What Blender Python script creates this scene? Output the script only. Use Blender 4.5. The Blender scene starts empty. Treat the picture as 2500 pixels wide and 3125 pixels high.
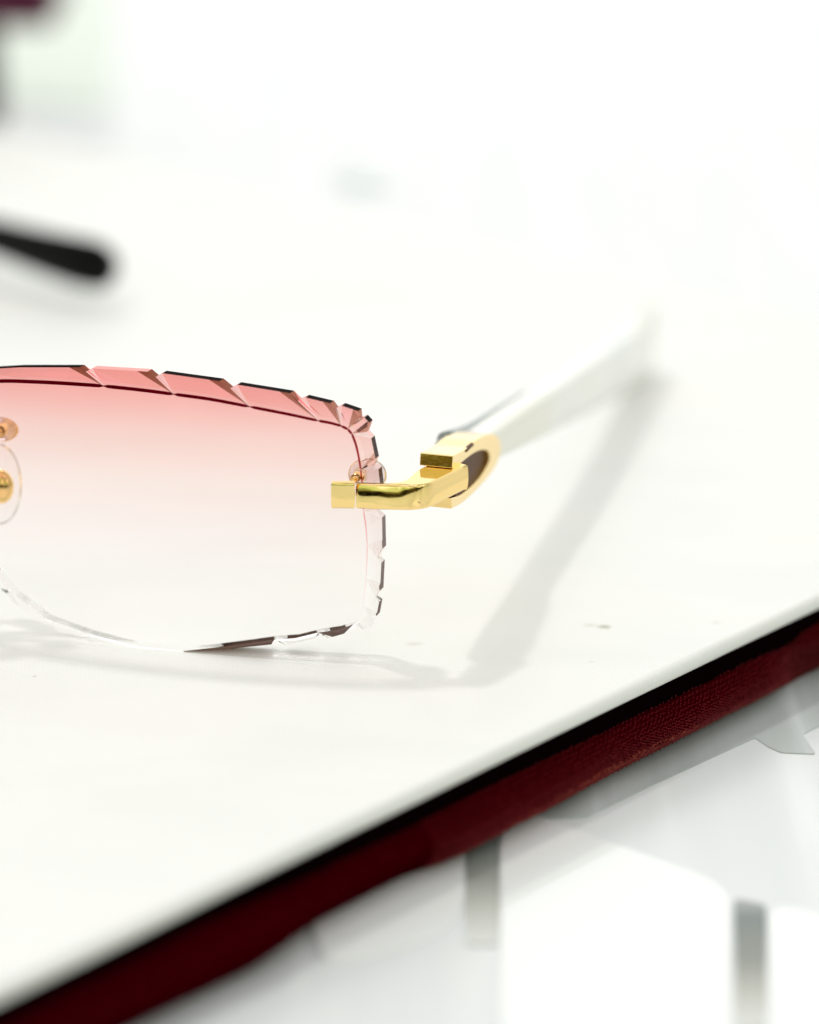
import bpy, bmesh, math, random
from mathutils import Vector as V3, noise
random.seed(4)
sc = bpy.context.scene
MM = 0.001
# ------------------------------------------------------------------ camera
CAM = V3((0, -369.7, 153.7)); TH = math.radians(20)
cd = bpy.data.cameras.new('camera'); co = bpy.data.objects.new('camera', cd)
sc.collection.objects.link(co); sc.camera = co
co.location = CAM*MM; co.rotation_euler = (math.radians(90)-TH, 0, 0)
cd.sensor_fit = 'HORIZONTAL'; cd.sensor_width = 24; cd.lens = 100
cd.clip_start = 0.01; cd.clip_end = 50
cd.dof.use_dof = True; cd.dof.focus_distance = 0.4000; cd.dof.aperture_fstop = 7.0
# ------------------------------------------------------------------ world: bright showroom, darker behind the camera
w = bpy.data.worlds.new('World'); sc.world = w; w.use_nodes = True
nt = w.node_tree; nt.nodes.clear()
def N(nt, t, **k):
    n = nt.nodes.new(t)
    for a, b in k.items(): setattr(n, a, b)
    return n
def ramp(nt, pts, fac, interp='LINEAR'):
    n = N(nt, 'ShaderNodeValToRGB'); n.color_ramp.interpolation = interp
    e = n.color_ramp.elements
    while len(e) < len(pts): e.new(0.5)
    for i, (p, c) in enumerate(pts): e[i].position = p; e[i].color = (*c, 1) if len(c) == 3 else c
    nt.links.new(fac, n.inputs[0]); return n.outputs[0]
def mixc(nt, fac, a, b, mode='MIX'):
    n = N(nt, 'ShaderNodeMix', data_type='RGBA', blend_type=mode)
    for s, v in ((n.inputs[0], fac), (n.inputs[6], a), (n.inputs[7], b)):
        if hasattr(v, 'node'): nt.links.new(v, s)
        elif isinstance(v, (int, float)): s.default_value = v if s == n.inputs[0] else v
        else: s.default_value = (*v, 1)
    return n.outputs[2]
def mathn(nt, op, a, b=0.0, clamp=False):
    n = N(nt, 'ShaderNodeMath', operation=op, use_clamp=clamp)
    for s, v in zip(n.inputs, (a, b)):
        if hasattr(v, 'node'): nt.links.new(v, s)
        else: s.default_value = v
    return n.outputs[0]
tc = N(nt, 'ShaderNodeTexCoord'); sx = N(nt, 'ShaderNodeSeparateXYZ'); nt.links.new(tc.outputs['Generated'], sx.inputs[0])
X, Y, Z = sx.outputs
yf = mathn(nt, 'MULTIPLY_ADD', Y, 0.5); yf.node.inputs[2].default_value = 0.5
base = ramp(nt, [(0.0, (.38, .37, .34)), (0.3, (.42, .42, .39)), (0.5, (.69, .71, .70)), (.8, (1.34, 1.37, 1.35)), (1, (1.6, 1.62, 1.58))], yf)
# patches added behind the camera for the gold to reflect: dark horizon, green and white blotches
ns = N(nt, 'ShaderNodeTexNoise'); ns.inputs['Scale'].default_value = 4.6; ns.inputs['Detail'].default_value = 1.0
nt.links.new(tc.outputs['Generated'], ns.inputs['Vector'])
blot = ramp(nt, [(0.0, (.06, .05, .03)), (.38, (.12, .13, .05)), (.46, (.78, 1.0, .46)), (.56, (.85, 1.04, .62)), (.60, (1.9, 1.9, 1.8)), (1, (1.9, 1.9, 1.9))], ns.outputs[0])
elev = ramp(nt, [(0.0, (.5, .45, .38)), (.44, (.7, .65, .6)), (.485, (.05, .035, .02)), (.515, (.05, .035, .02)), (.53, (.26, .15, .05)), (.54, (.16, .10, .04)), (.56, (1, 1, 1)), (.70, (1, 1, 1)), (.76, (1.0, .85, 1.2)), (1, (1.0, .85, 1.2))], mathn(nt, 'MULTIPLY_ADD', Z, 0.5))
elev.node.inputs[0].links[0].from_node.inputs[2].default_value = 0.5
front = ramp(nt, [(0.30, (1, 1, 1)), (0.46, (0, 0, 0))], yf)
room = mixc(nt, 1.0, elev, blot, 'MULTIPLY'); bgc = mixc(nt, front, base, room)  # room: the patches added for the gold to reflect
bg = N(nt, 'ShaderNodeBackground'); nt.links.new(bgc, bg.inputs[0]); bg.inputs[1].default_value = .83
nt.links.new(bg.outputs[0], N(nt, 'ShaderNodeOutputWorld').inputs[0])
sc.view_settings.view_transform = 'Standard'; sc.view_settings.look = 'None'
sc.view_settings.exposure = 0.07; sc.view_settings.gamma = 1; sc.view_settings.use_curve_mapping = False
sc.cycles.max_bounces = 16; sc.cycles.transmission_bounces = 12; sc.cycles.transparent_max_bounces = 24
# ------------------------------------------------------------------ lamps: one small hard lamp behind left, a weak one added for a second shadow edge
def lamp(name, dx, dy, dist, size, power, col):
    L = bpy.data.lights.new(name, 'AREA'); L.shape = 'DISK'; L.size = size; L.energy = power; L.color = col
    o = bpy.data.objects.new(name, L); sc.collection.objects.link(o)
    d = V3((-dx, -dy, 1)).normalized(); o.location = d*dist
    o.rotation_euler = d.to_track_quat('Z', 'Y').to_euler(); return o
lamp('key_lamp', 0.33, -0.45, 1.5, 0.10, 4.2, (1, .98, .93))
lamp('second_shadow_lamp', 0.36, -1.0, 1.8, 0.06, 0.6, (.95, 1, .97))
# ------------------------------------------------------------------ pixel rays of the photograph (2500 x 3125)
FP = 100/24*2500
FW = V3((0, math.cos(TH), -math.sin(TH))); UPV = V3((0, math.sin(TH), math.cos(TH)))
def D(u, v): return FW + V3(((u-1250)/FP, 0, 0)) - UPV*((v-1562.5)/FP)
def hz(u, v, z): d = D(u, v); return CAM + d*((z-CAM.z)/d.z)
def hp(u, v, p, n): d = D(u, v); return CAM + d*((p-CAM).dot(n)/d.dot(n))
# ------------------------------------------------------------------ helpers
def tag(o, label=None, cat=None, group=None, kind=None):
    for k, v in (('label', label), ('category', cat), ('group', group), ('kind', kind)):
        if v: o[k] = v
    return o
def link(name, me, mats, parent=None, smooth=False):
    o = bpy.data.objects.new(name, me); sc.collection.objects.link(o)
    for m in (mats if isinstance(mats, (list, tuple)) else [mats]): me.materials.append(m)
    if parent:
        o.parent = parent; o.matrix_parent_inverse = parent.matrix_basis.inverted()
    if smooth: me.polygons.foreach_set('use_smooth', [True]*len(me.polygons))
    return o
def mk(name, vs, fs, mats, parent=None, smooth=False, idx=None, recalc=True):
    me = bpy.data.meshes.new(name)
    me.from_pydata([tuple(V3(v)*MM) for v in vs], [], fs); 
    if idx: me.polygons.foreach_set('material_index', idx)
    if recalc:
        b = bmesh.new(); b.from_mesh(me); bmesh.ops.recalc_face_normals(b, faces=b.faces); b.to_mesh(me); b.free()
    me.update(); return link(name, me, mats, parent, smooth)
def empty(name, loc):
    o = bpy.data.objects.new(name, None); sc.collection.objects.link(o); o.location = V3(loc)*MM
    o.empty_display_size = 0.01; return o
def bevel(o, wd, seg=3, ang=30):
    m = o.modifiers.new('bevel', 'BEVEL'); m.width = wd*MM; m.segments = seg; m.limit_method = 'ANGLE'; m.angle_limit = math.radians(ang)
    m.harden_normals = True
    o.data.polygons.foreach_set('use_smooth', [True]*len(o.data.polygons)); return o
def prism(name, poly, ext, mats, parent=None, bev=0, seg=3):
    """poly: 3D ring, ext: vector or list of vectors of extrusion"""
    n = len(poly); es = ext if isinstance(ext, list) else [ext]*n
    vs = list(poly) + [p+e for p, e in zip(poly, es)]
    fs = [tuple(range(n)), tuple(range(2*n-1, n-1, -1))] + [(i, (i+1) % n, (i+1) % n+n, i+n) for i in range(n)]
    o = mk(name, vs, fs, mats, parent)
    if bev: bevel(o, bev, seg)
    return o
def catmull(pts, k=6, closed=False):
    n = len(pts); out = []
    rng = range(n) if closed else range(n-1)
    for i in rng:
        p = [pts[(i+j) % n] if closed else pts[max(0, min(n-1, i+j))] for j in (-1, 0, 1, 2)]
        for s in range(k):
            t = s/k
            out.append(tuple(0.5*((2*b)+(-a+c)*t+(2*a-5*b+4*c-d)*t*t+(-a+3*b-3*c+d)*t**3) for a, b, c, d in zip(*p)))
    if not closed: out.append(tuple(pts[-1]))
    return out
def tube(name, pts, r, mat, parent=None, seg=16, flat=1.0):
    vs, fs = [], []; n = len(pts); pts = [V3(p) for p in pts]
    for i, p in enumerate(pts):
        t = (pts[min(n-1, i+1)]-pts[max(0, i-1)]).normalized()
        a = t.cross(V3((0, 0, 1))); a = a.normalized() if a.length > 1e-4 else V3((1, 0, 0)); b = a.cross(t)
        rr = r[i] if isinstance(r, (list, tuple)) else r
        for j in range(seg):
            q = 2*math.pi*j/seg; vs.append(p+a*math.cos(q)*rr*flat+b*math.sin(q)*rr)
    for i in range(n-1):
        for j in range(seg): fs.append((i*seg+j, i*seg+(j+1) % seg, (i+1)*seg+(j+1) % seg, (i+1)*seg+j))
    fs += [tuple(range(seg)), tuple(range(n*seg-1, (n-1)*seg-1, -1))]
    return mk(name, vs, fs, mat, parent, True)
def ellipsoid(name, c, ax, mat, parent=None, nu=32, nv=18):
    vs, fs = [], []; c = V3(c); a, b, d = ax
    for i in range(nv+1):
        f = math.pi*i/nv
        for j in range(nu):
            q = 2*math.pi*j/nu; vs.append(c + a*(math.sin(f)*math.cos(q)) + b*(math.sin(f)*math.sin(q)) + d*math.cos(f))
    for i in range(nv):
        for j in range(nu): fs.append((i*nu+j, i*nu+(j+1) % nu, (i+1)*nu+(j+1) % nu, (i+1)*nu+j))
    o = mk(name, vs, fs, mat, parent, True)
    b_ = bmesh.new(); b_.from_mesh(o.data); bmesh.ops.remove_doubles(b_, verts=b_.verts, dist=1e-7); b_.to_mesh(o.data); b_.free()
    return o
# ------------------------------------------------------------------ materials
def mat(name, col=(.8, .8, .8), rough=.5, metal=0, **k):
    m = bpy.data.materials.new(name); m.use_nodes = True; p = m.node_tree.nodes['Principled BSDF']
    p.inputs['Base Color'].default_value = (*col, 1); p.inputs['Roughness'].default_value = rough; p.inputs['Metallic'].default_value = metal
    for a, b in k.items(): p.inputs[a.replace('_', ' ')].default_value = b
    return m
def pn(m): return m.node_tree, m.node_tree.nodes['Principled BSDF']
def tex(nt, kind, scale, vec=None, **k):
    n = N(nt, kind)
    if 'Scale' in n.inputs: n.inputs['Scale'].default_value = scale
    for a, b in k.items(): n.inputs[a].default_value = b
    if vec: nt.links.new(vec, n.inputs['Vector'])
    return n
def mapped(nt, scale=(1, 1, 1), rot=(0, 0, 0)):
    t = N(nt, 'ShaderNodeTexCoord'); mp = N(nt, 'ShaderNodeMapping'); nt.links.new(t.outputs['Object'], mp.inputs[0])
    mp.inputs['Scale'].default_value = scale; mp.inputs['Rotation'].default_value = rot; return mp.outputs[0]
def bump(nt, p, h, strength, dist):
    b = N(nt, 'ShaderNodeBump'); b.inputs['Strength'].default_value = strength; b.inputs['Distance'].default_value = dist
    nt.links.new(h, b.inputs['Height']); nt.links.new(b.outputs[0], p.inputs['Normal']); return b
EDGE = math.atan2(100.6, 88.4)
# white woven leatherette of the board
m_pad = mat('white_woven_cover', (.93, .93, .91), .55)
nt, p = pn(m_pad)
wv = N(nt, 'ShaderNodeTexWave'); wv.inputs['Scale'].default_value = 620; wv.inputs['Distortion'].default_value = 1.5; wv.inputs['Detail'].default_value = 1
nt.links.new(mapped(nt, rot=(0, 0, math.radians(-62))), wv.inputs['Vector'])
nz = tex(nt, 'ShaderNodeTexNoise', 900, mapped(nt)); hh = mathn(nt, 'ADD', wv.outputs['Fac'], nz.outputs[0])
bump(nt, p, hh, .22, .0001)
n1 = tex(nt, 'ShaderNodeTexNoise', 22, mapped(nt, (1, 2.5, 1)), Detail=3)
cc = ramp(nt, [(.3, (.905, .91, .89)), (.5, (.94, .94, .92)), (.7, (.95, .935, .91))], n1.outputs[0])
def speck(nt, u, v, rx, ry):
    p_ = hz(u, v, 0)*MM; m_ = N(nt, 'ShaderNodeMapping', vector_type='TEXTURE'); t_c = N(nt, 'ShaderNodeTexCoord'); nt.links.new(t_c.outputs['Object'], m_.inputs[0])
    m_.inputs['Location'].default_value = p_; m_.inputs['Scale'].default_value = (rx*MM, ry*MM, 50*MM)
    l_ = N(nt, 'ShaderNodeVectorMath', operation='LENGTH'); nt.links.new(m_.outputs[0], l_.inputs[0])
    nn = tex(nt, 'ShaderNodeTexNoise', 700, t_c.outputs['Object'])
    return ramp(nt, [(.25, (1, 1, 1)), (.95, (0, 0, 0))], mathn(nt, 'ADD', l_.outputs['Value'], mathn(nt, 'MULTIPLY', mathn(nt, 'SUBTRACT', nn.outputs[0], .5), .9)))
cur = cc
for u, v, rx, ry, k in ((1845, 1913, 1.1, .9, .75), (1800, 1908, 1.5, .7, .25), (2185, 1900, .8, .8, .2), (1265, 1965, 1.6, .8, .25), (105, 2064, .3, .3, .6), (1805, 2020, .5, .3, .25)):
    cur = mixc(nt, mathn(nt, 'MULTIPLY', speck(nt, u, v, rx, ry), k), cur, (.40, .39, .27))
nt.links.new(cur, p.inputs['Base Color'])
# deep red velvet
m_red = mat('deep_red_velvet', (.07, 0, .003), .5, Sheen_Weight=0, Sheen_Roughness=.35)
nt, p = pn(m_red)
p.inputs['Sheen Tint'].default_value = (1, .12, .12, 1); p.inputs['Specular IOR Level'].default_value = 0.0
mv = mapped(nt, rot=(0, 0, -EDGE))
wv = N(nt, 'ShaderNodeTexWave'); wv.inputs['Scale'].default_value = 900; wv.inputs['Distortion'].default_value = 3; wv.inputs['Detail'].default_value = 2; wv.inputs['Detail Scale'].default_value = 1.5
nt.links.new(mv, wv.inputs['Vector'])
vr = tex(nt, 'ShaderNodeTexVoronoi', 2300, mv)
bump(nt, p, mathn(nt, 'ADD', wv.outputs['Fac'], mathn(nt, 'MULTIPLY', vr.outputs['Distance'], 1.2)), .8, .0003)
thr = ramp(nt, [(0, (.6, .10, .06)), (.10, (.2, .01, .012)), (.28, (.045, 0, .002)), (1, (.02, 0, .001))], vr.outputs['Distance'])  # glints on the pile painted as small bright red dots
nt.links.new(mixc(nt, .5, (.07, 0, .003), thr), p.inputs['Base Color'])
# tabletop
m_table = mat('pale_laminate', (.80, .82, .82), .4, Coat_Weight=.6, Coat_Roughness=.18)
nt, p = pn(m_table)
sc1 = tex(nt, 'ShaderNodeTexNoise', 90, mapped(nt, (1, .09, 1), (0, 0, math.radians(25))), Detail=4)
nt.links.new(ramp(nt, [(.3, (.76, .79, .80)), (.55, (.81, .83, .83)), (.68, (.89, .91, .91))], sc1.outputs[0]), p.inputs['Base Color'])
m_lightpatch = mat('painted_light_patch', (.97, .98, .97), .2, Coat_Weight=1, Coat_Roughness=.05)  # white slabs painted in place of light reflected on the tabletop
m_bar = mat('painted_grey_bar', (.34, .36, .34), .5)  # grey slabs painted for the darker gaps in that reflection
nt, p = pn(m_bar)
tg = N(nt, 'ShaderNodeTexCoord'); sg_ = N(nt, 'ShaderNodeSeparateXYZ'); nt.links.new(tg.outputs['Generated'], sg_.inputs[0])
nt.links.new(ramp(nt, [(0, (.78, .79, .77)), (.25, (.55, .55, .50)), (.5, (.30, .31, .28)), (.85, (.22, .25, .24)), (1, (.45, .47, .46))], sg_.outputs[1]), p.inputs['Base Color'])  # reflection fading along the bar, put into its colour
m_gold = mat('polished_gold', (1.0, .735, .31), .06, 1)
nt, p = pn(m_gold)
gn = tex(nt, 'ShaderNodeTexNoise', 260, mapped(nt), Detail=2); bump(nt, p, gn.outputs[0], .12, .0004)
gs = tex(nt, 'ShaderNodeTexNoise', 1400, mapped(nt, (1, 1, 6))); nt.links.new(ramp(nt, [(.4, (.04,)*3), (.7, (.13,)*3)], gs.outputs[0]), p.inputs['Roughness'])
m_horn = mat('dark_brown_horn', (.10, .036, .008), .45, Specular_IOR_Level=.15)
m_white = mat('pearl_white_acetate', (.90, .91, .90), .14, Coat_Weight=.5)
nt, p = pn(m_white)
hn = tex(nt, 'ShaderNodeTexNoise', 30, mapped(nt), Detail=3)
nt.links.new(ramp(nt, [(.35, (.78, .80, .80)), (.5, (.90, .90, .87)), (.65, (.86, .85, .74))], hn.outputs[0]), p.inputs['Base Color'])
m_black = mat('black_acetate', (.002, .0025, .002), .45, Specular_IOR_Level=.1)
m_pink = mat('milky_silicone', (.95, .88, .89), .10, Transmission_Weight=.9, IOR=1.25)
m_clear = mat('clear_silicone', (.97, .96, .95), .05, Transmission_Weight=1, IOR=1.16)
# gradient rose dye: the tint is a property of the lens, from its top edge down
ZT, ZB = 33.0, 0.0
def tint_nodes(nt, stops):
    t = N(nt, 'ShaderNodeTexCoord'); s = N(nt, 'ShaderNodeSeparateXYZ'); nt.links.new(t.outputs['Object'], s.inputs[0])
    f = mathn(nt, 'MULTIPLY', s.outputs[2], 1/(ZT*MM))
    nn = tex(nt, 'ShaderNodeTexNoise', 45, t.outputs['Object'])
    f = mathn(nt, 'ADD', f, mathn(nt, 'MULTIPLY', mathn(nt, 'SUBTRACT', nn.outputs[0], .5), .05))
    return ramp(nt, stops, f)
TINT = [(.0, (1, 1, 1)), (.28, (.99, .975, .975)), (.45, (.968, .892, .89)), (.62, (.968, .825, .80)), (.78, (.95, .67, .64)), (.92, (.918, .445, .425)), (1, (.91, .40, .38))]
m_lens = bpy.data.materials.new('gradient_rose_lens'); m_lens.use_nodes = True; nt = m_lens.node_tree; nt.nodes.clear()
tr = N(nt, 'ShaderNodeBsdfTransparent'); gl = N(nt, 'ShaderNodeBsdfGlossy'); gl.inputs['Roughness'].default_value = .03
sq = tint_nodes(nt, [(a, tuple(math.sqrt(x) for x in c)) for a, c in TINT]); nt.links.new(sq, tr.inputs[0])
fr = N(nt, 'ShaderNodeFresnel'); fr.inputs[0].default_value = 1.3
mx = N(nt, 'ShaderNodeMixShader'); nt.links.new(mathn(nt, 'MULTIPLY', fr.outputs[0], .5), mx.inputs[0]); nt.links.new(tr.outputs[0], mx.inputs[1]); nt.links.new(gl.outputs[0], mx.inputs[2])
nt.links.new(mx.outputs[0], N(nt, 'ShaderNodeOutputMaterial').inputs[0])
def glassmat(name, stops, rough=.0, ior=1.45):
    m = bpy.data.materials.new(name); m.use_nodes = True; nt = m.node_tree; nt.nodes.clear()
    g = N(nt, 'ShaderNodeBsdfGlass'); g.inputs['Roughness'].default_value = rough; g.inputs['IOR'].default_value = ior
    nt.links.new(tint_nodes(nt, stops), g.inputs[0]); nt.links.new(g.outputs[0], N(nt, 'ShaderNodeOutputMaterial').inputs[0]); return m
RT = [(a, tuple(x**.62 for x in c)) for a, c in TINT]
m_rim = glassmat('rose_cut_glass', RT)
m_cut = glassmat('shaded_amber_facet', [(0, (.96, .96, .95)), (.5, (.90, .82, .80)), (.75, (.72, .45, .36)), (1, (.26, .10, .06))], .05)  # dark refraction in the notch sides painted into the tint
m_pale = glassmat('pale_cut_facet', [(0, (1, 1, 1)), (1, (1, .90, .91))], .08)
m_wall = glassmat('shaded_lens_edge', [(0, (.10, .055, .04)), (.25, (.22, .18, .17)), (.6, (.26, .22, .22)), (.85, (.03, .03, .03)), (1, (.02, .02, .02))], .12)  # dark room seen in the lens edge, painted into its tint
m_line = bpy.data.materials.new('painted_refraction_line'); m_line.use_nodes = True; nt = m_line.node_tree; nt.nodes.clear()
tr = N(nt, 'ShaderNodeBsdfTransparent')
nt.links.new(tint_nodes(nt, [(0, (1, 1, 1)), (.14, (.99, .96, .96)), (.35, (.95, .62, .62)), (.6, (.88, .30, .32)), (.72, (.42, .01, .03)), (.86, (.16, 0, .012)), (1, (.04, 0, .004))]), tr.inputs[0])
nt.links.new(tr.outputs[0], N(nt, 'ShaderNodeOutputMaterial').inputs[0])

# ------------------------------------------------------------------ the setting: the table
TZ = -10.5
tb = mk('tabletop', [(-900, -420, TZ), (900, -420, TZ), (900, 1600, TZ), (-900, 1600, TZ), (-900, -420, TZ-18), (900, -420, TZ-18), (900, 1600, TZ-18), (-900, 1600, TZ-18)],
        [(0, 1, 2, 3), (7, 6, 5, 4), (0, 4, 5, 1), (1, 5, 6, 2), (2, 6, 7, 3), (3, 7, 4, 0)], m_table)
tag(tb, kind='structure')
def rounded(poly, rad, k=6):
    out = []; n = len(poly)
    for i in range(n):
        a, b, c = V3(poly[i-1]), V3(poly[i]), V3(poly[(i+1) % n])
        r = min(rad, (a-b).length*.45, (c-b).length*.45); p0 = b+(a-b).normalized()*r; p1 = b+(c-b).normalized()*r
        for s in range(k+1):
            t = s/k; out.append(p0*(1-t)**2+b*2*t*(1-t)+p1*t*t)
    return out
def slab(name, px, h, m, label, cat, group, rad=5, z0=TZ):
    poly = rounded([hz(u, v, z0+h) for u, v in px], rad)
    o = prism(name, poly, V3((0, 0, -h-.02)), m, None, .25 if h > .6 else 0)
    return tag(o, label, cat, group)
slab('painted_light_patch', [(1545, 2455), (2225, 2700), (2235, 3260), (1530, 3180), (1528, 2600)], .3, m_lightpatch, 'large blurred white patch of painted light between the two grey bars at lower right', 'light patch', 'painted light patches on the tabletop')
slab('painted_light_patch', [(2350, 2745), (2620, 2830), (2660, 3300), (2345, 3270)], .3, m_lightpatch, 'white patch of painted light cut off by the right edge, right of the wider grey bar', 'light patch', 'painted light patches on the tabletop')
slab('painted_light_patch', [(1000, 2560), (1418, 2560), (1420, 2775), (1330, 2860), (1000, 2960), (940, 2800)], .3, m_lightpatch, 'white patch of painted light half under the red velvet edge, left of the narrow grey bar', 'light patch', 'painted light patches on the tabletop')
slab('painted_grey_bar', [(1424, 2500), (1520, 2480), (1524, 2690), (1522, 2880), (1424, 2880)], .3, m_bar, 'short narrow grey bar, a painted gap in the reflected light, coming out from under the red velvet edge', 'painted bar', 'grey bars painted between the light patches', .9)
slab('painted_grey_bar', [(2242, 2740), (2338, 2760), (2340, 3140), (2246, 3140)], .3, m_bar, 'wider grey bar, a painted gap between the two light patches at lower right', 'painted bar', 'grey bars painted between the light patches', .9)
# ------------------------------------------------------------------ display board: white cover over a red velvet base
e = V3((math.cos(EDGE), math.sin(EDGE), 0)); q = V3((math.sin(EDGE), -math.cos(EDGE), 0))
P0 = hz(739, 2722, -2.2); P0.z = 0
far = V3((35, 168, 0)); s1 = (far-P0).dot(e)
board = empty('display_board', P0+V3((0, 0, TZ)))
tag(board, 'white covered display board with a deep red velvet edge, lying under the glasses', 'display board')
SL = s1+110; W_ = 262; R_ = .95; TH_ = 1.8
# panel: sweep rounded profile around rectangle
def panel():
    s0 = -75; c = [P0+e*s0, P0+e*s1, P0+e*s1-q*W_, P0+e*s0-q*W_]
    prof = [(R_*(1-math.sin(a)), -R_*(1-math.cos(a))) for a in [math.pi/2*i/8 for i in range(9)]]  # inset, z
    prof = [(R_-R_*math.sin(math.pi/2*i/10), -R_+R_*math.cos(math.pi/2*i/10)) for i in range(11)] + [(0, -TH_+.25), (.25, -TH_)]
    vs, fs = [], []; dirs = [(e+(-q)*1, 1), None, None, None]
    for ins, z in prof:
        off = ins
        pts = [c[0]+e*off-q*off, c[1]-e*off-q*off, c[2]-e*off+q*off, c[3]+e*off+q*off]
        for k_ in range(4):
            a, b = pts[k_], pts[(k_+1) % 4]
            for s in range(40):
                pp = a.lerp(b, s/40); pp.z = z+.12*noise.noise(pp*.05); vs.append(pp)
    n = 160
    for i in range(len(prof)-1):
        for j in range(n): fs.append((i*n+j, i*n+(j+1) % n, (i+1)*n+(j+1) % n, (i+1)*n+j))
    fs += [tuple(range(n)), tuple(range(len(vs)-1, len(vs)-n-1, -1))]
    for k_ in range(n): vs[k_].z = 0
    return vs, fs
vs, fs = panel()
pan = mk('white_cover', vs, fs, m_pad, board, True)
m_ = pan.modifiers.new('ws', 'WEIGHTED_NORMAL')
# velvet base, near wall swept along e with a bulging, wavy profile; bottom follows the traced edge
bot = [(-140, -75), ] 
trace = [(435, 3125), (739, 2978), (1000, 2805), (1217, 2691), (1380, 2630), (1450, 2594), (1600, 2515), (1900, 2352), (2200, 2200), (2500, 2052)]
tr_ = []
for u, v in trace:
    g = hz(u, v, TZ)-P0; tr_.append((g.dot(e), g.dot(q)))
def botq(s):
    if s <= tr_[0][0]: return tr_[0][1]
    for (a, b), (c, d) in zip(tr_, tr_[1:]):
        if s <= c: t = (s-a)/(c-a); t = t*t*(3-2*t); return b+(d-b)*t
    return tr_[-1][1]
def velvet():
    vs, fs = [], []; ns_ = 700; s0, s9 = -73, s1-2; M = 22
    for i in range(ns_+1):
        s = s0+(s9-s0)*i/ns_
        bq = botq(s)
        for j in range(M+1):
            t = j/M; zr = max(0, min(1, (s-86)/22)); z0_ = -3.3+1.1*zr*zr*(3-2*zr)+.25*noise.noise(V3((s*.08, 0, 9))); z = z0_ + (TZ+.05-z0_)*t
            k_ = min(1, t/.42); k_ = math.sin(k_*math.pi/2)
            base = -3.2 + (bq+1.75+3.2)*k_ - 2.6*max(0, (t-.55)/.45)**1.8
            bul = .35*math.sin(math.pi*t)
            x = base+bul+.5*noise.noise(V3((s*.06, t*2.2, 3)))*math.sin(math.pi*min(1, t+.15))
            fold = math.exp(-((s-94-8*t)/5)**2)*2.3*math.sin(math.pi*t)
            x += -fold + .05*math.sin(s*7.2)*(t**2) + .04*noise.noise(V3((s*2.5, t*12, 0)))
            if j >= M-1: z = TZ+.05
            vs.append(P0+e*s+q*x+V3((0, 0, z)))
    for i in range(ns_):
        for j in range(M):
            a = i*(M+1)+j; fs.append((a, a+1, a+M+2, a+M+1))
    # closing body behind the near wall
    n = len(vs); k0 = P0+e*s0; k1 = P0+e*s9
    for b in (k0, k1):
        for z in (-3.9, TZ+.05): vs.append(b-q*(W_-2)+V3((0, 0, z)))
    fs.append(tuple([i*(M+1) for i in range(ns_+1)]+[n+2, n]))
    fs.append(tuple([i*(M+1)+M for i in range(ns_+1)]+[n+3, n+1]))
    fs.append((n, n+2, n+3, n+1))
    fs.append(tuple([j for j in range(M+1)]+[n+1, n])); fs.append(tuple([ns_*(M+1)+j for j in range(M+1)]+[n+3, n+2]))
    return vs, fs
m_gapshade = mat('gap_shade', (.003, .0006, .001), .8, Specular_IOR_Level=0)  # shade of the gap under the cover, painted as a black strip
bs0, bs1 = -74, s1-.8
prism('gap_shade_strip', [P0+e*bs0-q*.45+V3((0, 0, -TH_+.02)), P0+e*bs1-q*.45+V3((0, 0, -TH_+.02)), P0+e*bs1-q*W_*.99+V3((0, 0, -TH_+.02)), P0+e*bs0-q*W_*.99+V3((0, 0, -TH_+.02))], V3((0, 0, -3.0)), m_gapshade, board)
vs, fs = velvet(); vb = mk('velvet_base', vs, fs, m_red, board, True)
m_pile = mat('velvet_pile', (.19, .003, .012), .28, Specular_IOR_Level=.8)
m_pile.node_tree.nodes['Principled BSDF'].inputs['Specular Tint'].default_value = (1, .25, .15, 1)
m_pile.node_tree.nodes['Principled BSDF'].inputs['Transmission Weight'].default_value = .0
ns_, M, s0, s9 = 700, 22, -73, s1-2
def at(s, t):
    a = (s-s0)/(s9-s0)*ns_; i = min(ns_-1, int(a)); x = a-i; b = t*M; j = min(M-1, int(b)); y = b-j; k = M+1
    return (vs[i*k+j]*(1-x)+vs[(i+1)*k+j]*x)*(1-y)+(vs[i*k+j+1]*(1-x)+vs[(i+1)*k+j+1]*x)*y
def pile():
    pv, pf = [], []; ns_, M = 700, 22; s0, s9 = -73, s1-2
    s = 28.0; row = 0
    while s < s9:
        t = .06+(.012 if row % 2 else 0)
        while t < .995:
            jx, jt = random.gauss(0, .03), random.gauss(0, .004)
            a = at(s+jx, min(1, max(0, t+jt))); nrm = (at(s+jx+.3, t)-a).cross(at(s+jx, min(1, t+.03))-at(s+jx, t)).normalized()
            if nrm.dot(q) < 0: nrm = -nrm
            dn = V3((0, 0, -1)); L = random.uniform(.2, .42); wd = .11
            tipp = a+nrm*L*.8+dn*L*.35+e*random.gauss(0, .04); mid = a+nrm*L*.55-dn*.05
            b = len(pv); pv += [a-e*wd, a+e*wd, mid+e*wd*.8, mid-e*wd*.8, tipp, a+dn*.12]
            pf += [(b, b+1, b+2, b+3), (b+3, b+2, b+4), (b+2, b+1, b+5, b+4), (b+3, b+4, b+5, b)]
            t += .046
        s += .40; row += 1
    o = mk('velvet_pile', pv, pf, m_pile, vb, False, None, False); o['kind'] = 'stuff'
pile()
m_glint = mat('orange_glint_pile', (.75, .16, .07), .5, Subsurface_Weight=.4)  # orange light along the lower velvet put into the fibre colour
m_glint.node_tree.nodes['Principled BSDF'].inputs['Subsurface Scale'].default_value = .0006
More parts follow.
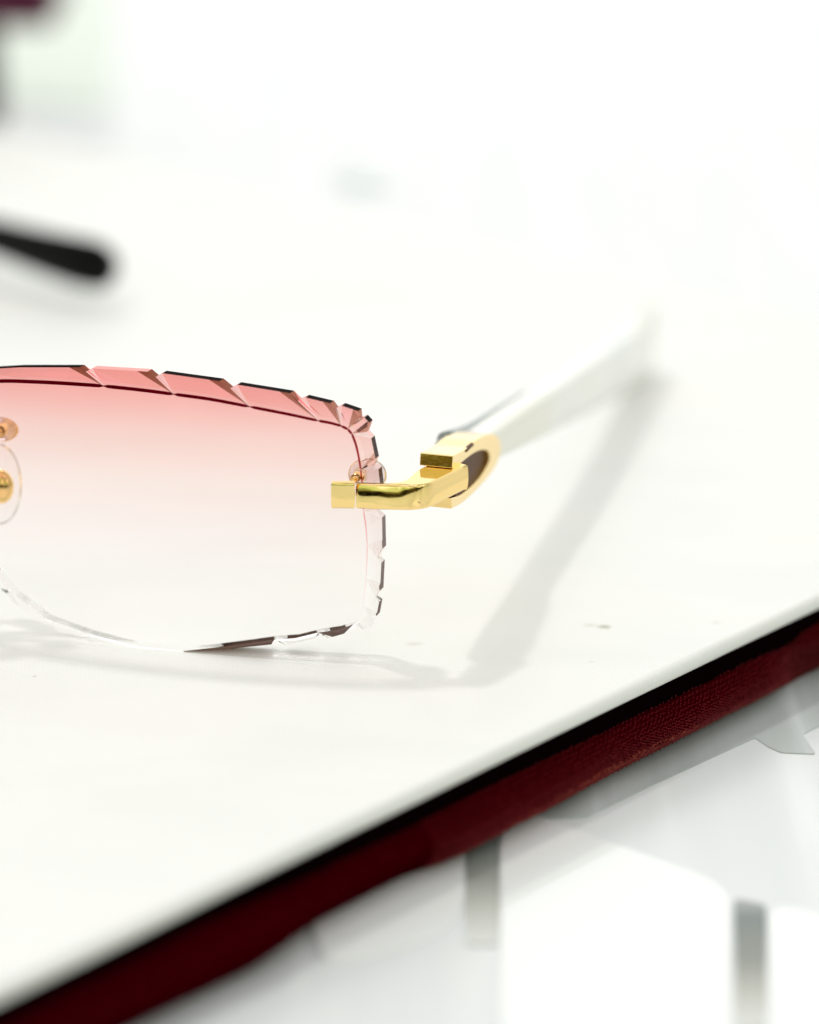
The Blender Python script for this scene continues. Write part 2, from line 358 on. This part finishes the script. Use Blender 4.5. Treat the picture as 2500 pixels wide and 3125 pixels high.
def glint():
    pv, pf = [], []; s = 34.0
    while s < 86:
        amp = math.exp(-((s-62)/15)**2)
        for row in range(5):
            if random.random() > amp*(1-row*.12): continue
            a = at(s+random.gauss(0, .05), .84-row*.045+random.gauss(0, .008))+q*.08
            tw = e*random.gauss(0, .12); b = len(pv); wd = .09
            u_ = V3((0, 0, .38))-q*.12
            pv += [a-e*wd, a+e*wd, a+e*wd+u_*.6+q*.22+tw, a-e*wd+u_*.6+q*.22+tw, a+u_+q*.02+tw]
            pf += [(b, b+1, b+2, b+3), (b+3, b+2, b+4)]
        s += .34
    o = mk('velvet_glint', pv, pf, m_glint, vb, False, None, False); o['kind'] = 'stuff'
glint()
# a short fabric tab hanging over the board's edge at the right
# ------------------------------------------------------------------ the glasses
phi, tau = math.radians(12), math.radians(8)
AX = V3((math.cos(phi), -math.sin(phi), 0)); NH = V3((-math.sin(phi), -math.cos(phi), 0)); ZV = V3((0, 0, 1))
NN = NH*math.cos(tau)+ZV*math.sin(tau); UU = ZV*math.cos(tau)-NH*math.sin(tau)
C0 = hz(560, 1990, 0); R = 140.0; SC_ = hp(450, 1540, C0, NN)+NN*1.1-NN*R
def S(u, v, depth=0.0):
    d = D(u, v).normalized(); o = CAM-SC_; r = R-depth; b = o.dot(d); c = o.dot(o)-r*r; return CAM+d*(-b-math.sqrt(b*b-c))
glasses = empty('eyeglasses', (C0.x, C0.y, 0))
tag(glasses, 'rimless eyeglasses with rose tinted faceted lenses, gold hinge and white temple', 'eyeglasses')
T = 2.0; BACK = -NN*T
# outer outline: list of (u,v,type) type 's' segment point, 'v' notch valley;  tips of the notches on the inner line
# each segment: (outer points), each notch between segments: (valley, inner tip)
segs = [
 [(-150, 1150), (-60, 1128), (60, 1121), (243, 1121)],
 [(282, 1124), (450, 1134)],
 [(495, 1139), (670, 1163)],
 [(724, 1174), (885, 1200)],
 [(932, 1213), (1008, 1231)],
 [(1043, 1238), (1093, 1255)],
 [(1112, 1274), (1127, 1290)],
 [(1133, 1338), (1146, 1400)],
 [(1155, 1432), (1160, 1475), (1163, 1540)],
 [(1166, 1580), (1168, 1675)],
 [(1164, 1718), (1160, 1803)],
 [(1157, 1838), (1149, 1880)],
 [(1131, 1913), (1108, 1922)],
 [(1050, 1934), (1000, 1948)],
 [(960, 1949), (868, 1970)],
 [(828, 1967), (700, 1980), (560, 1990), (420, 1982), (300, 1958)],
 [(240, 1943), (120, 1898), (40, 1838)],
 [(0, 1795), (-60, 1720)],
 [(-95, 1660), (-150, 1540), (-185, 1420)],
 [(-200, 1370), (-205, 1280), (-190, 1200)],
]
valleys = [(262, 1134), (475, 1150), (703, 1185), (905, 1224), (1024, 1246), (1098, 1277), (1119, 1318), (1140, 1420), (1150, 1560),
           (1152, 1705), (1146, 1825), (1138, 1888), (1083, 1913), (977, 1938), (843, 1960), (262, 1943), (20, 1812), (-76, 1690), (-190, 1395), (-168, 1172)]
tips = [(316, 1178), (530, 1203), (762, 1241), (972, 1284), (1042, 1300), (1062, 1310), (1074, 1324), (1101, 1432), (1110, 1560),
        (1121, 1662), (1117, 1765), (1108, 1850), (1080, 1905), (970, 1931), (838, 1952), (275, 1936), (30, 1803), (-65, 1682), (-150, 1370), (-130, 1210)]
# inner line through the tips and a few more points
inner_mid = {  # extra inner points inside a segment, in order
 0: [(-80, 1173), (0, 1163), (100, 1165), (200, 1170)], 1: [(430, 1190)], 2: [(640, 1218)], 3: [(880, 1264)], 4: [(1010, 1291)], 5: [], 6: [], 7: [(1086, 1356), (1095, 1395)],
 8: [(1107, 1500)], 9: [(1117, 1610)], 10: [(1120, 1715)], 11: [(1113, 1810)], 12: [(1100, 1880)], 13: [(1030, 1922)], 14: [(900, 1948)],
 15: [(760, 1963), (660, 1976), (560, 1987), (420, 1974)], 16: [(140, 1888)], 17: [], 18: [(-100, 1530)], 19: [(-160, 1290)]}
def build_lens(mirror=None, parent=None):
    f = (lambda p: p) if mirror is None else mirror
    n = len(segs)
    # front facet polygons + outer ring loop
    vs, fs, mi = [], [], []
    def add(p): vs.append(f(p)); return len(vs)-1
    inn = []                                   # inner ring, ordered
    tipv = [add(S(*t)) for t in tips]
    lineV = []
    outer = []                                 # (front index, kind)
    for k in range(n):
        sg = list(segs[k]); (ax, ay), (bx, by) = sg[-2], sg[-1]; tt = min(.30, 32/math.hypot(bx-ax, by-ay))
        pre = add(S(bx+(ax-bx)*tt, by+(ay-by)*tt, .75)); o = [add(S(u, v, .75)) for u, v in sg]; last = o[-1]; o[-1] = pre
        mids = [add(S(u, v)) for u, v in inner_mid[k]]
        a, b = tipv[k-1], tipv[k]
        lineV.append((a, mids, b))
        ring_in = [a]+mids+[b]
        km = 2 if k == 13 else (1 if k == 14 else 0)
        # ruled strip between ring_in and o
        i = j = 0
        while i < len(ring_in)-1 or j < len(o)-1:
            if j == len(o)-1 or (i < len(ring_in)-1 and (i+1)/(len(ring_in)) <= (j+1)/(len(o))):
                fs.append((ring_in[i], o[j], ring_in[i+1])); i += 1
            else: fs.append((ring_in[i], o[j], o[j+1])); j += 1
            mi.append(2 if (k == 15 and i+j < 6) else km)
        va = add(S(*valleys[k], 1.25)); 
        nxt_first = None
        outer.append((o, last, va))
    for k in range(n):
        o, last, va = outer[k]; o2 = outer[(k+1) % n][0]
        fs.append((o[-1], last, va, tipv[k])); mi.append(1)
        fs.append((va, o2[0], tipv[k])); mi.append(3)
    loop = []
    for o, last, va in outer: loop += o+[last, va]
    wm = []
    for k in range(n):
        L_ = len(segs[k])
        for i_ in range(L_): wm.append(0 if (k == 1 or k >= 16 or (k == 15 and i_ > 1)) else 2)
        wm += [1 if k < 12 else 0, 0]
    m = len(loop); st = len(vs)
    for i_ in loop: vs.append(None)
    raw = {}
    # back ring
    seq = []
    for k in range(n):
        sg = list(segs[k]); (ax, ay), (bx, by) = sg[-2], sg[-1]; tt = min(.30, 32/math.hypot(bx-ax, by-ay)); sg.insert(-1, (bx+(ax-bx)*tt, by+(ay-by)*tt))
        seq += [S(u, v, .75)+BACK*.95 for u, v in sg] + [S(*valleys[k], 1.25)+BACK*.7]
    for i_, p in enumerate(seq): vs[st+i_] = f(p)
    for i_ in range(m):
        a, b = loop[i_], loop[(i_+1) % m]; fs.append((a, b, st+(i_+1) % m, st+i_)); mi.append(wm[i_])
    # back inner ring
    inner_idx = []; inner_pts = []
    for k in range(n):
        inner_pts += [tips[k-1]]+inner_mid[k]
    bi = len(vs)
    for t in inner_pts: vs.append(f(S(*t)+BACK))
    nb = len(inner_pts)
    # back strip between back inner ring and back outer ring
    ko, ki = 0, 0
    for k in range(n):
        li = [bi+ki+x for x in range(len(inner_mid[k])+1)]; ki += len(li); li.append(bi+ki % nb)
        L_ = len(segs[k])+1; lo = [st+ko+x for x in range(L_)]; nxt = st+(ko+L_+1) % m; va = st+ko+L_; ko += L_+1
        i = j = 0
        while i < len(li)-1 or j < len(lo)-1:
            if j == len(lo)-1 or (i < len(li)-1 and (i+1)/len(li) <= (j+1)/len(lo)): fs.append((li[i], li[i+1], lo[j])); i += 1
            else: fs.append((li[i], lo[j+1], lo[j])); j += 1
            mi.append(0)
        fs.append((lo[-1], li[-1], va)); mi.append(0); fs.append((va, li[-1], nxt)); mi.append(0)
    lens = None
    # inner disc: dense concentric sheet (front and back)
    cu, cv = 470, 1545
    dense = []
    for k in range(n):
        pts = [tips[k-1]]+inner_mid[k]+[tips[k]]
        for a, b in zip(pts, pts[1:]):
            for s in range(4): dense.append((a[0]+(b[0]-a[0])*s/4, a[1]+(b[1]-a[1])*s/4))
    # two sheets
    V, Fc = [], []; K = 14; nd = len(dense)
    for side in (0, 1):
        b0 = len(V)
        for r_ in range(K):
            t = 1-r_/K
            for (u, v) in dense:
                p = S(cu+(u-cu)*t, cv+(v-cv)*t); V.append(f(p+BACK*side))
        c_ = len(V); V.append(f(S(cu, cv)+BACK*side))
        for r_ in range(K-1):
            for j in range(nd): Fc.append((b0+r_*nd+j, b0+r_*nd+(j+1) % nd, b0+(r_+1)*nd+(j+1) % nd, b0+(r_+1)*nd+j))
        for j in range(nd): Fc.append((b0+(K-1)*nd+j, b0+(K-1)*nd+(j+1) % nd, c_))
    lens = mk('lens', V, Fc, m_lens, parent, True)
    rim = mk('faceted_edge', vs, fs, [m_rim, m_cut, m_wall, m_pale], lens, False, mi)
    # facet refraction at the foot of the bevel painted as a ruby line: narrow ribbon, a hair proud of the lens front; broken at the notch tips
    LV, LF = [], []
    for k in range(n):
        pts = [tips[k-1]]+inner_mid[k]+[tips[k]]; sm = catmull(pts, 6); L = len(sm)
        for i, (u, v) in enumerate(sm):
            a, b = sm[max(0, i-1)], sm[min(L-1, i+1)]; dx, dy = b[0]-a[0], b[1]-a[1]; l = math.hypot(dx, dy) or 1
            edge = min(1, min(i, L-1-i)/1.5+.25)
            hgt = max(0, min(1, (1950-v)/780)); wd = (1.5+10*hgt**2.2)*edge*.5
            n_ = (-dy/l, dx/l)
            for sgn in (-1, 1): LV.append(f(S(u+n_[0]*wd*sgn, v+n_[1]*wd*sgn, -.03)))
        b0 = len(LV)-2*L
        for i in range(L-1): LF.append((b0+2*i, b0+2*i+1, b0+2*i+3, b0+2*i+2))
    mk('bevel_line', LV, LF, m_line, lens)
    return lens
lens = build_lens(None, glasses)
# mirror plane of the whole pair: through the bridge, normal AX
MC = S(-330, 1500)
refl = lambda p: V3(p)-AX*(2*(V3(p)-MC).dot(AX))
build_lens(refl, glasses)
# ---- end piece (gold): square plaque + swept arm, top plane z = ZH
P1 = S(1048, 1475)+NN*1.3; ZH = P1.z; HB = 3.05
def t_(u, v, dz=0): return hz(u, v, ZH+dz)
front = catmull([(1085.5, 1477), (1150, 1480), (1220, 1482), (1268, 1482), (1308, 1476), (1345, 1460), (1430, 1418)], 8)
innr = catmull([(1355, 1394), (1277, 1430), (1240, 1460), (1215, 1469), (1160, 1473), (1085.5, 1472)], 6)
def both(fn):
    fn(lambda p: p); fn(refl)
def pillow(name, poly, f, h, bul, parent, lean=0):
    n = len(poly); cx = sum(((p for p in poly)), V3())/n; vs, fs = [], []
    area = sum(poly[i].x*poly[(i+1) % n].y-poly[(i+1) % n].x*poly[i].y for i in range(n)); sg = 1 if area > 0 else -1
    nor = []
    for i in range(n):
        a, b = poly[i-1], poly[(i+1) % n]; t = V3((b.x-a.x, b.y-a.y, 0)).normalized(); nor.append(V3((t.y, -t.x, 0))*sg)
    M = 18
    for j in range(M+1):
        t = j/M; c = abs(2*t-1); rd = .13*max(0, (c-.9)/.1)**2
        for p, q_ in zip(poly, nor):
            wl = max(0, min(1, (1.8-p.x)/3.0)) if q_.y < -.2 else 0
            vs.append(f(p-q_*(bul*c**2+rd+lean*wl*(1-t)-lean*.3*wl)-ZV*(h*t)))
    for j in range(M):
        for i in range(n): fs.append((j*n+i, j*n+(i+1) % n, (j+1)*n+(i+1) % n, (j+1)*n+i))
    fs += [tuple(range(n)), tuple(range(len(vs)-1, len(vs)-n-1, -1))]
    o = mk(name, vs, fs, m_gold, parent, True)
    me = o.data
    me.polygons[-1].use_smooth = False; me.polygons[-2].use_smooth = False
    b_ = bmesh.new(); b_.from_mesh(me)
    for e_ in b_.edges:
        if len(e_.link_faces) == 2 and e_.calc_face_angle() > .7: e_.smooth = False
    b_.to_mesh(me); b_.free(); return o
def endpiece(f):
    arm = pillow('end_piece', [t_(*p) for p in front+innr], f, HB, .16, glasses, .42)
    pillow('clamp_plate', [t_(*p, .12) for p in [(1010, 1474), (1030, 1474.3), (1060, 1474.7), (1083, 1475), (1085, 1466), (1012, 1466)]], f, HB+.1, .05, arm)
both(endpiece)
# ---- clear bushing and pin behind the lens
def bushing(f):
    c = S(1100, 1468)+BACK*1.3-NN*1.2
    b = ellipsoid('lens_bushing', f(c), (AX*2.3, NN*1.6, UU*2.0), m_pink, glasses)
    tube('screw', [f(c+NN*2.5-AX*1-UU*.1), f(c-NN*1.2-AX*1-UU*.1)], .55, m_gold, b)
both(bushing)
# ---- temple frame: vertical outer side plane
O2 = hz(1380, 1430, ZH+.08); TIP = hz(2000, 1130, 0); ps = math.atan2(TIP.x-O2.x, TIP.y-O2.y)
WV = V3((math.cos(ps), -math.sin(ps), 0)); TV = V3((math.sin(ps), math.cos(ps), 0))
def tp(u, v): return hp(u, v, O2, WV)
KW = 4.0
outerC = catmull([(1382.4, 1391), (1404, 1380), (1430, 1364), (1452, 1344), (1478, 1330), (1503, 1324), (1521, 1334), (1529, 1358), (1526, 1388), (1512, 1425), (1485, 1462), (1448, 1502), (1412, 1534), (1379, 1553)], 4)
innerC = catmull([(1377, 1520), (1408, 1510), (1440, 1485), (1468, 1455), (1489, 1420), (1496, 1395), (1489, 1377), (1470, 1374), (1446, 1384), (1424, 1400), (1404, 1416), (1380, 1430)], 4)
def capf(f):
    tmp = empty
    poly = [f(tp(*p)) for p in outerC+innerC]; w = f(O2-WV)-f(O2)
    cap = prism('hinge_cap', poly, w*KW, m_gold, glasses, .3, 4)
    hornp = [f(tp(*p)-WV*.55) for p in catmull([(1400, 1408), (1440, 1374), (1482, 1355), (1510, 1375), (1508, 1420), (1478, 1468), (1428, 1512), (1402, 1508)], 3, True)]
    prism('horn_inlay', hornp, w*(KW-1.2), m_horn, cap, .1, 2)
both(capf)
zc = tp(1430, 1364).z+.05
tag(prism('cap_slot', [hz(u, v, zc) for u, v in [(1412, 1371), (1424, 1373), (1446, 1352), (1438, 1350)]], V3((0, 0, -.3)), m_horn, glasses, 0))
# ---- white temple arm
top = catmull([(1446, 1350), (1530, 1311), (1620, 1243), (1700, 1181), (1800, 1108), (1900, 1036), (1960, 990), (1990, 955), (2008, 925)], 6)
botm = catmull([(1456, 1440), (1516, 1417), (1612, 1366), (1700, 1316), (1800, 1262), (1880, 1220), (1940, 1188), (1975, 1160), (2000, 1130)], 6)
def temple(f):
    n = len(top); vs, fs = [], []; M = 24
    for i in range(n):
        a = tp(*top[i]); b = tp(*botm[i]); h = (a-b).length/2; t = i/(n-1); c = (a+b)/2-WV*(.7*(1-t))
        th = (4.3*(1-t)+2.6*t)/2; up = (a-b).normalized()
        s_ = 1 if i < n-1 else .75
        for j in range(M):
            g = 2*math.pi*j/M; cx, sy = math.cos(g), math.sin(g)
            ex = math.copysign(abs(cx)**.45, cx); ey = math.copysign(abs(sy)**.45, sy)
            vs.append(f(c-WV*th+WV*(ex*th*s_)+up*(ey*h*s_)+WV*(.9*math.sin(t*math.pi)**2)))
    for i in range(n-1):
        for j in range(M): fs.append((i*M+j, i*M+(j+1) % M, (i+1)*M+(j+1) % M, (i+1)*M+j))
    fs += [tuple(range(M)), tuple(range(n*M-1, (n-1)*M-1, -1))]
    mk('temple', vs, fs, m_white, glasses, True)
both(temple)
m_sp = mat('grey_acetate', (.30, .33, .32), .25)
def spine(f):
    P = [f(tp(*top[i])-WV*(4.55-.05*i)+V3((0, 0, -.55))) for i in range(2, 18)]
    tube('temple_edge', P, [1.0*(1-i/16)+.12 for i in range(16)], m_sp, glasses, 10)
both(spine)
# ---- nose pads, pad arms, bridge
def nose(f):
    c = S(-66, 1515)+BACK*1.0-NN*5.5
    pad = ellipsoid('nose_pad', f(c), (AX*2.9, NN*1.3, UU*5.0), m_clear, glasses)
    ellipsoid('pad_mount', f(c+NN*1.2+AX*.7), (AX*1.6, NN*.9, UU*2.1), m_gold, pad)
    tube('pad_arm', catmull([tuple(f(c-AX*1+NN*.4)), tuple(f(c-AX*4-UU*1)), tuple(f(c-AX*6+UU*3+NN*2)), tuple(f(S(-150, 1400)+BACK))], 6), .55, m_gold, glasses)
    b = ellipsoid('lens_bushing', f(S(-32, 1328)+BACK*1.2-NN*1.5), (AX*2.3, NN*1.5, UU*1.5), m_pink, glasses)
    tube('screw', [f(S(-26, 1330)+BACK*1.2-NN*3.2), f(S(-26, 1330)+BACK*1.1)], .7, m_gold, b)
both(nose)
br = [S(-120, 1330)+NN*.5, S(-200, 1290)+NN*1.8, MC+UU*8+NN*2.5]
br = [tuple(x) for x in br]; br += [tuple(refl(x)) for x in br[1::-1]]
tube('bridge', catmull(br, 8), 1.2, m_gold, glasses)
# ------------------------------------------------------------------ black glasses behind, only one temple tip in view
bt = [(-260, 640), (-120, 690), (0, 728), (120, 765), (240, 798), (350, 816)]
blk = empty('black_eyeglasses', hz(-260, 700, 0)); tag(blk, 'black eyeglasses whose dark blurred temple tip enters at the left edge', 'eyeglasses')
cl = [hz(u, v, 8.5-2.0*(u+260)/580) for u, v in bt]
def btemple():
    vs, fs = [], []; M = 16; C = [V3(x) for x in catmull([tuple(x) for x in cl], 6)]; n = len(C)
    for i, c in enumerate(C):
        t = i/(n-1); h = (2.2+1.9*min(1, t*1.3))*(1 if i < n-4 else (.96, .86, .70, .42)[i-n+4])
        tv = (C[min(n-1, i+1)]-C[max(0, i-1)]).normalized(); s = tv.cross(ZV).normalized()
        for j in range(M):
            g = 2*math.pi*j/M; vs.append(c+s*(math.cos(g)*1.9)+ZV*(math.sin(g)*h))
    for i in range(n-1):
        for j in range(M): fs.append((i*M+j, i*M+(j+1) % M, (i+1)*M+(j+1) % M, (i+1)*M+j))
    fs += [tuple(range(M)), tuple(range(n*M-1, (n-1)*M-1, -1))]
    mk('temple', vs, fs, m_black, blk, True)
btemple()
m_shadow = mat('painted_board_shadow', (.50, .52, .51), .5)  # cast shadow of the board on the tabletop, painted as a grey slab
nt, p = pn(m_shadow); sn_ = tex(nt, 'ShaderNodeTexNoise', 130, mapped(nt, (1, .06, 1), (0, 0, math.radians(60))), Detail=5)
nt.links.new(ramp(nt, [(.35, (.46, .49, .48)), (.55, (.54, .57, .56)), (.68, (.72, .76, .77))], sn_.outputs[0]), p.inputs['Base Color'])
m_patch = mat('grey_blue_tone', (.68, .72, .74), .6)
# ------------------------------------------------------------------ far blurred things at the top left
def box(name, lo, hi, m, parent=None, bev=1.0, rz=0, at=(0, 0, 0)):
    (x0, y0, z0), (x1, y1, z1) = lo, hi; c, s = math.cos(rz), math.sin(rz)
    P = [V3((x0, y0, z0)), V3((x1, y0, z0)), V3((x1, y1, z0)), V3((x0, y1, z0)), V3((x0, y0, z1)), V3((x1, y0, z1)), V3((x1, y1, z1)), V3((x0, y1, z1))]
    P = [V3((p.x*c-p.y*s, p.x*s+p.y*c, p.z))+V3(at) for p in P]
    return bevel(mk(name, P, [(0, 3, 2, 1), (4, 5, 6, 7), (0, 1, 5, 4), (1, 2, 6, 5), (2, 3, 7, 6), (3, 0, 4, 7)], m, parent), bev, 3)
m_dark = mat('dark_plum_lacquer', (.010, .004, .010), .5, Specular_IOR_Level=.2)
m_green = mat('pale_green_paper', (.80, .87, .78), .6)
dk = box('display_case', (-70, 0, 0), (2, 14, 26), m_dark, None, 2, 0, tuple(hz(-42, 430, TZ)))
box('lid', (-80, -6, 24), (15, 22, 42), mat('maroon_lacquer', (.09, .012, .04), .5, Specular_IOR_Level=.2), dk, 1.5, 0, tuple(hz(-42, 430, TZ)))
tag(dk, 'dark plum case standing at the far left edge, heavily blurred', 'case')
slab('green_card', [(-260, -260), (345, -200), (345, 330), (-260, 300)], .6, m_green, 'pale green card lying in the far blurred background at top left', 'card', None, 6)
slab('painted_shadow', [(1640, 2500), (1790, 2496), (2000, 2391), (2305, 2250), (2345, 2278), (2385, 2296), (2490, 2300), (2450, 2240), (2600, 2165), (2600, 1985), (1620, 2480)], .15, m_shadow, 'painted grey shadow of the board with an angular end, on the tabletop along the velvet edge', 'painted shadow', None, .5)
slab('grey_blue_patch', [(990, 545), (1080, 525), (1210, 565), (1190, 595), (1060, 580)], .3, m_patch, 'faint grey blue patch lying on the white cover, far blurred behind the lens', 'flat patch', None, 2, 0.0)  # flat grey blue shape laid on the far cover
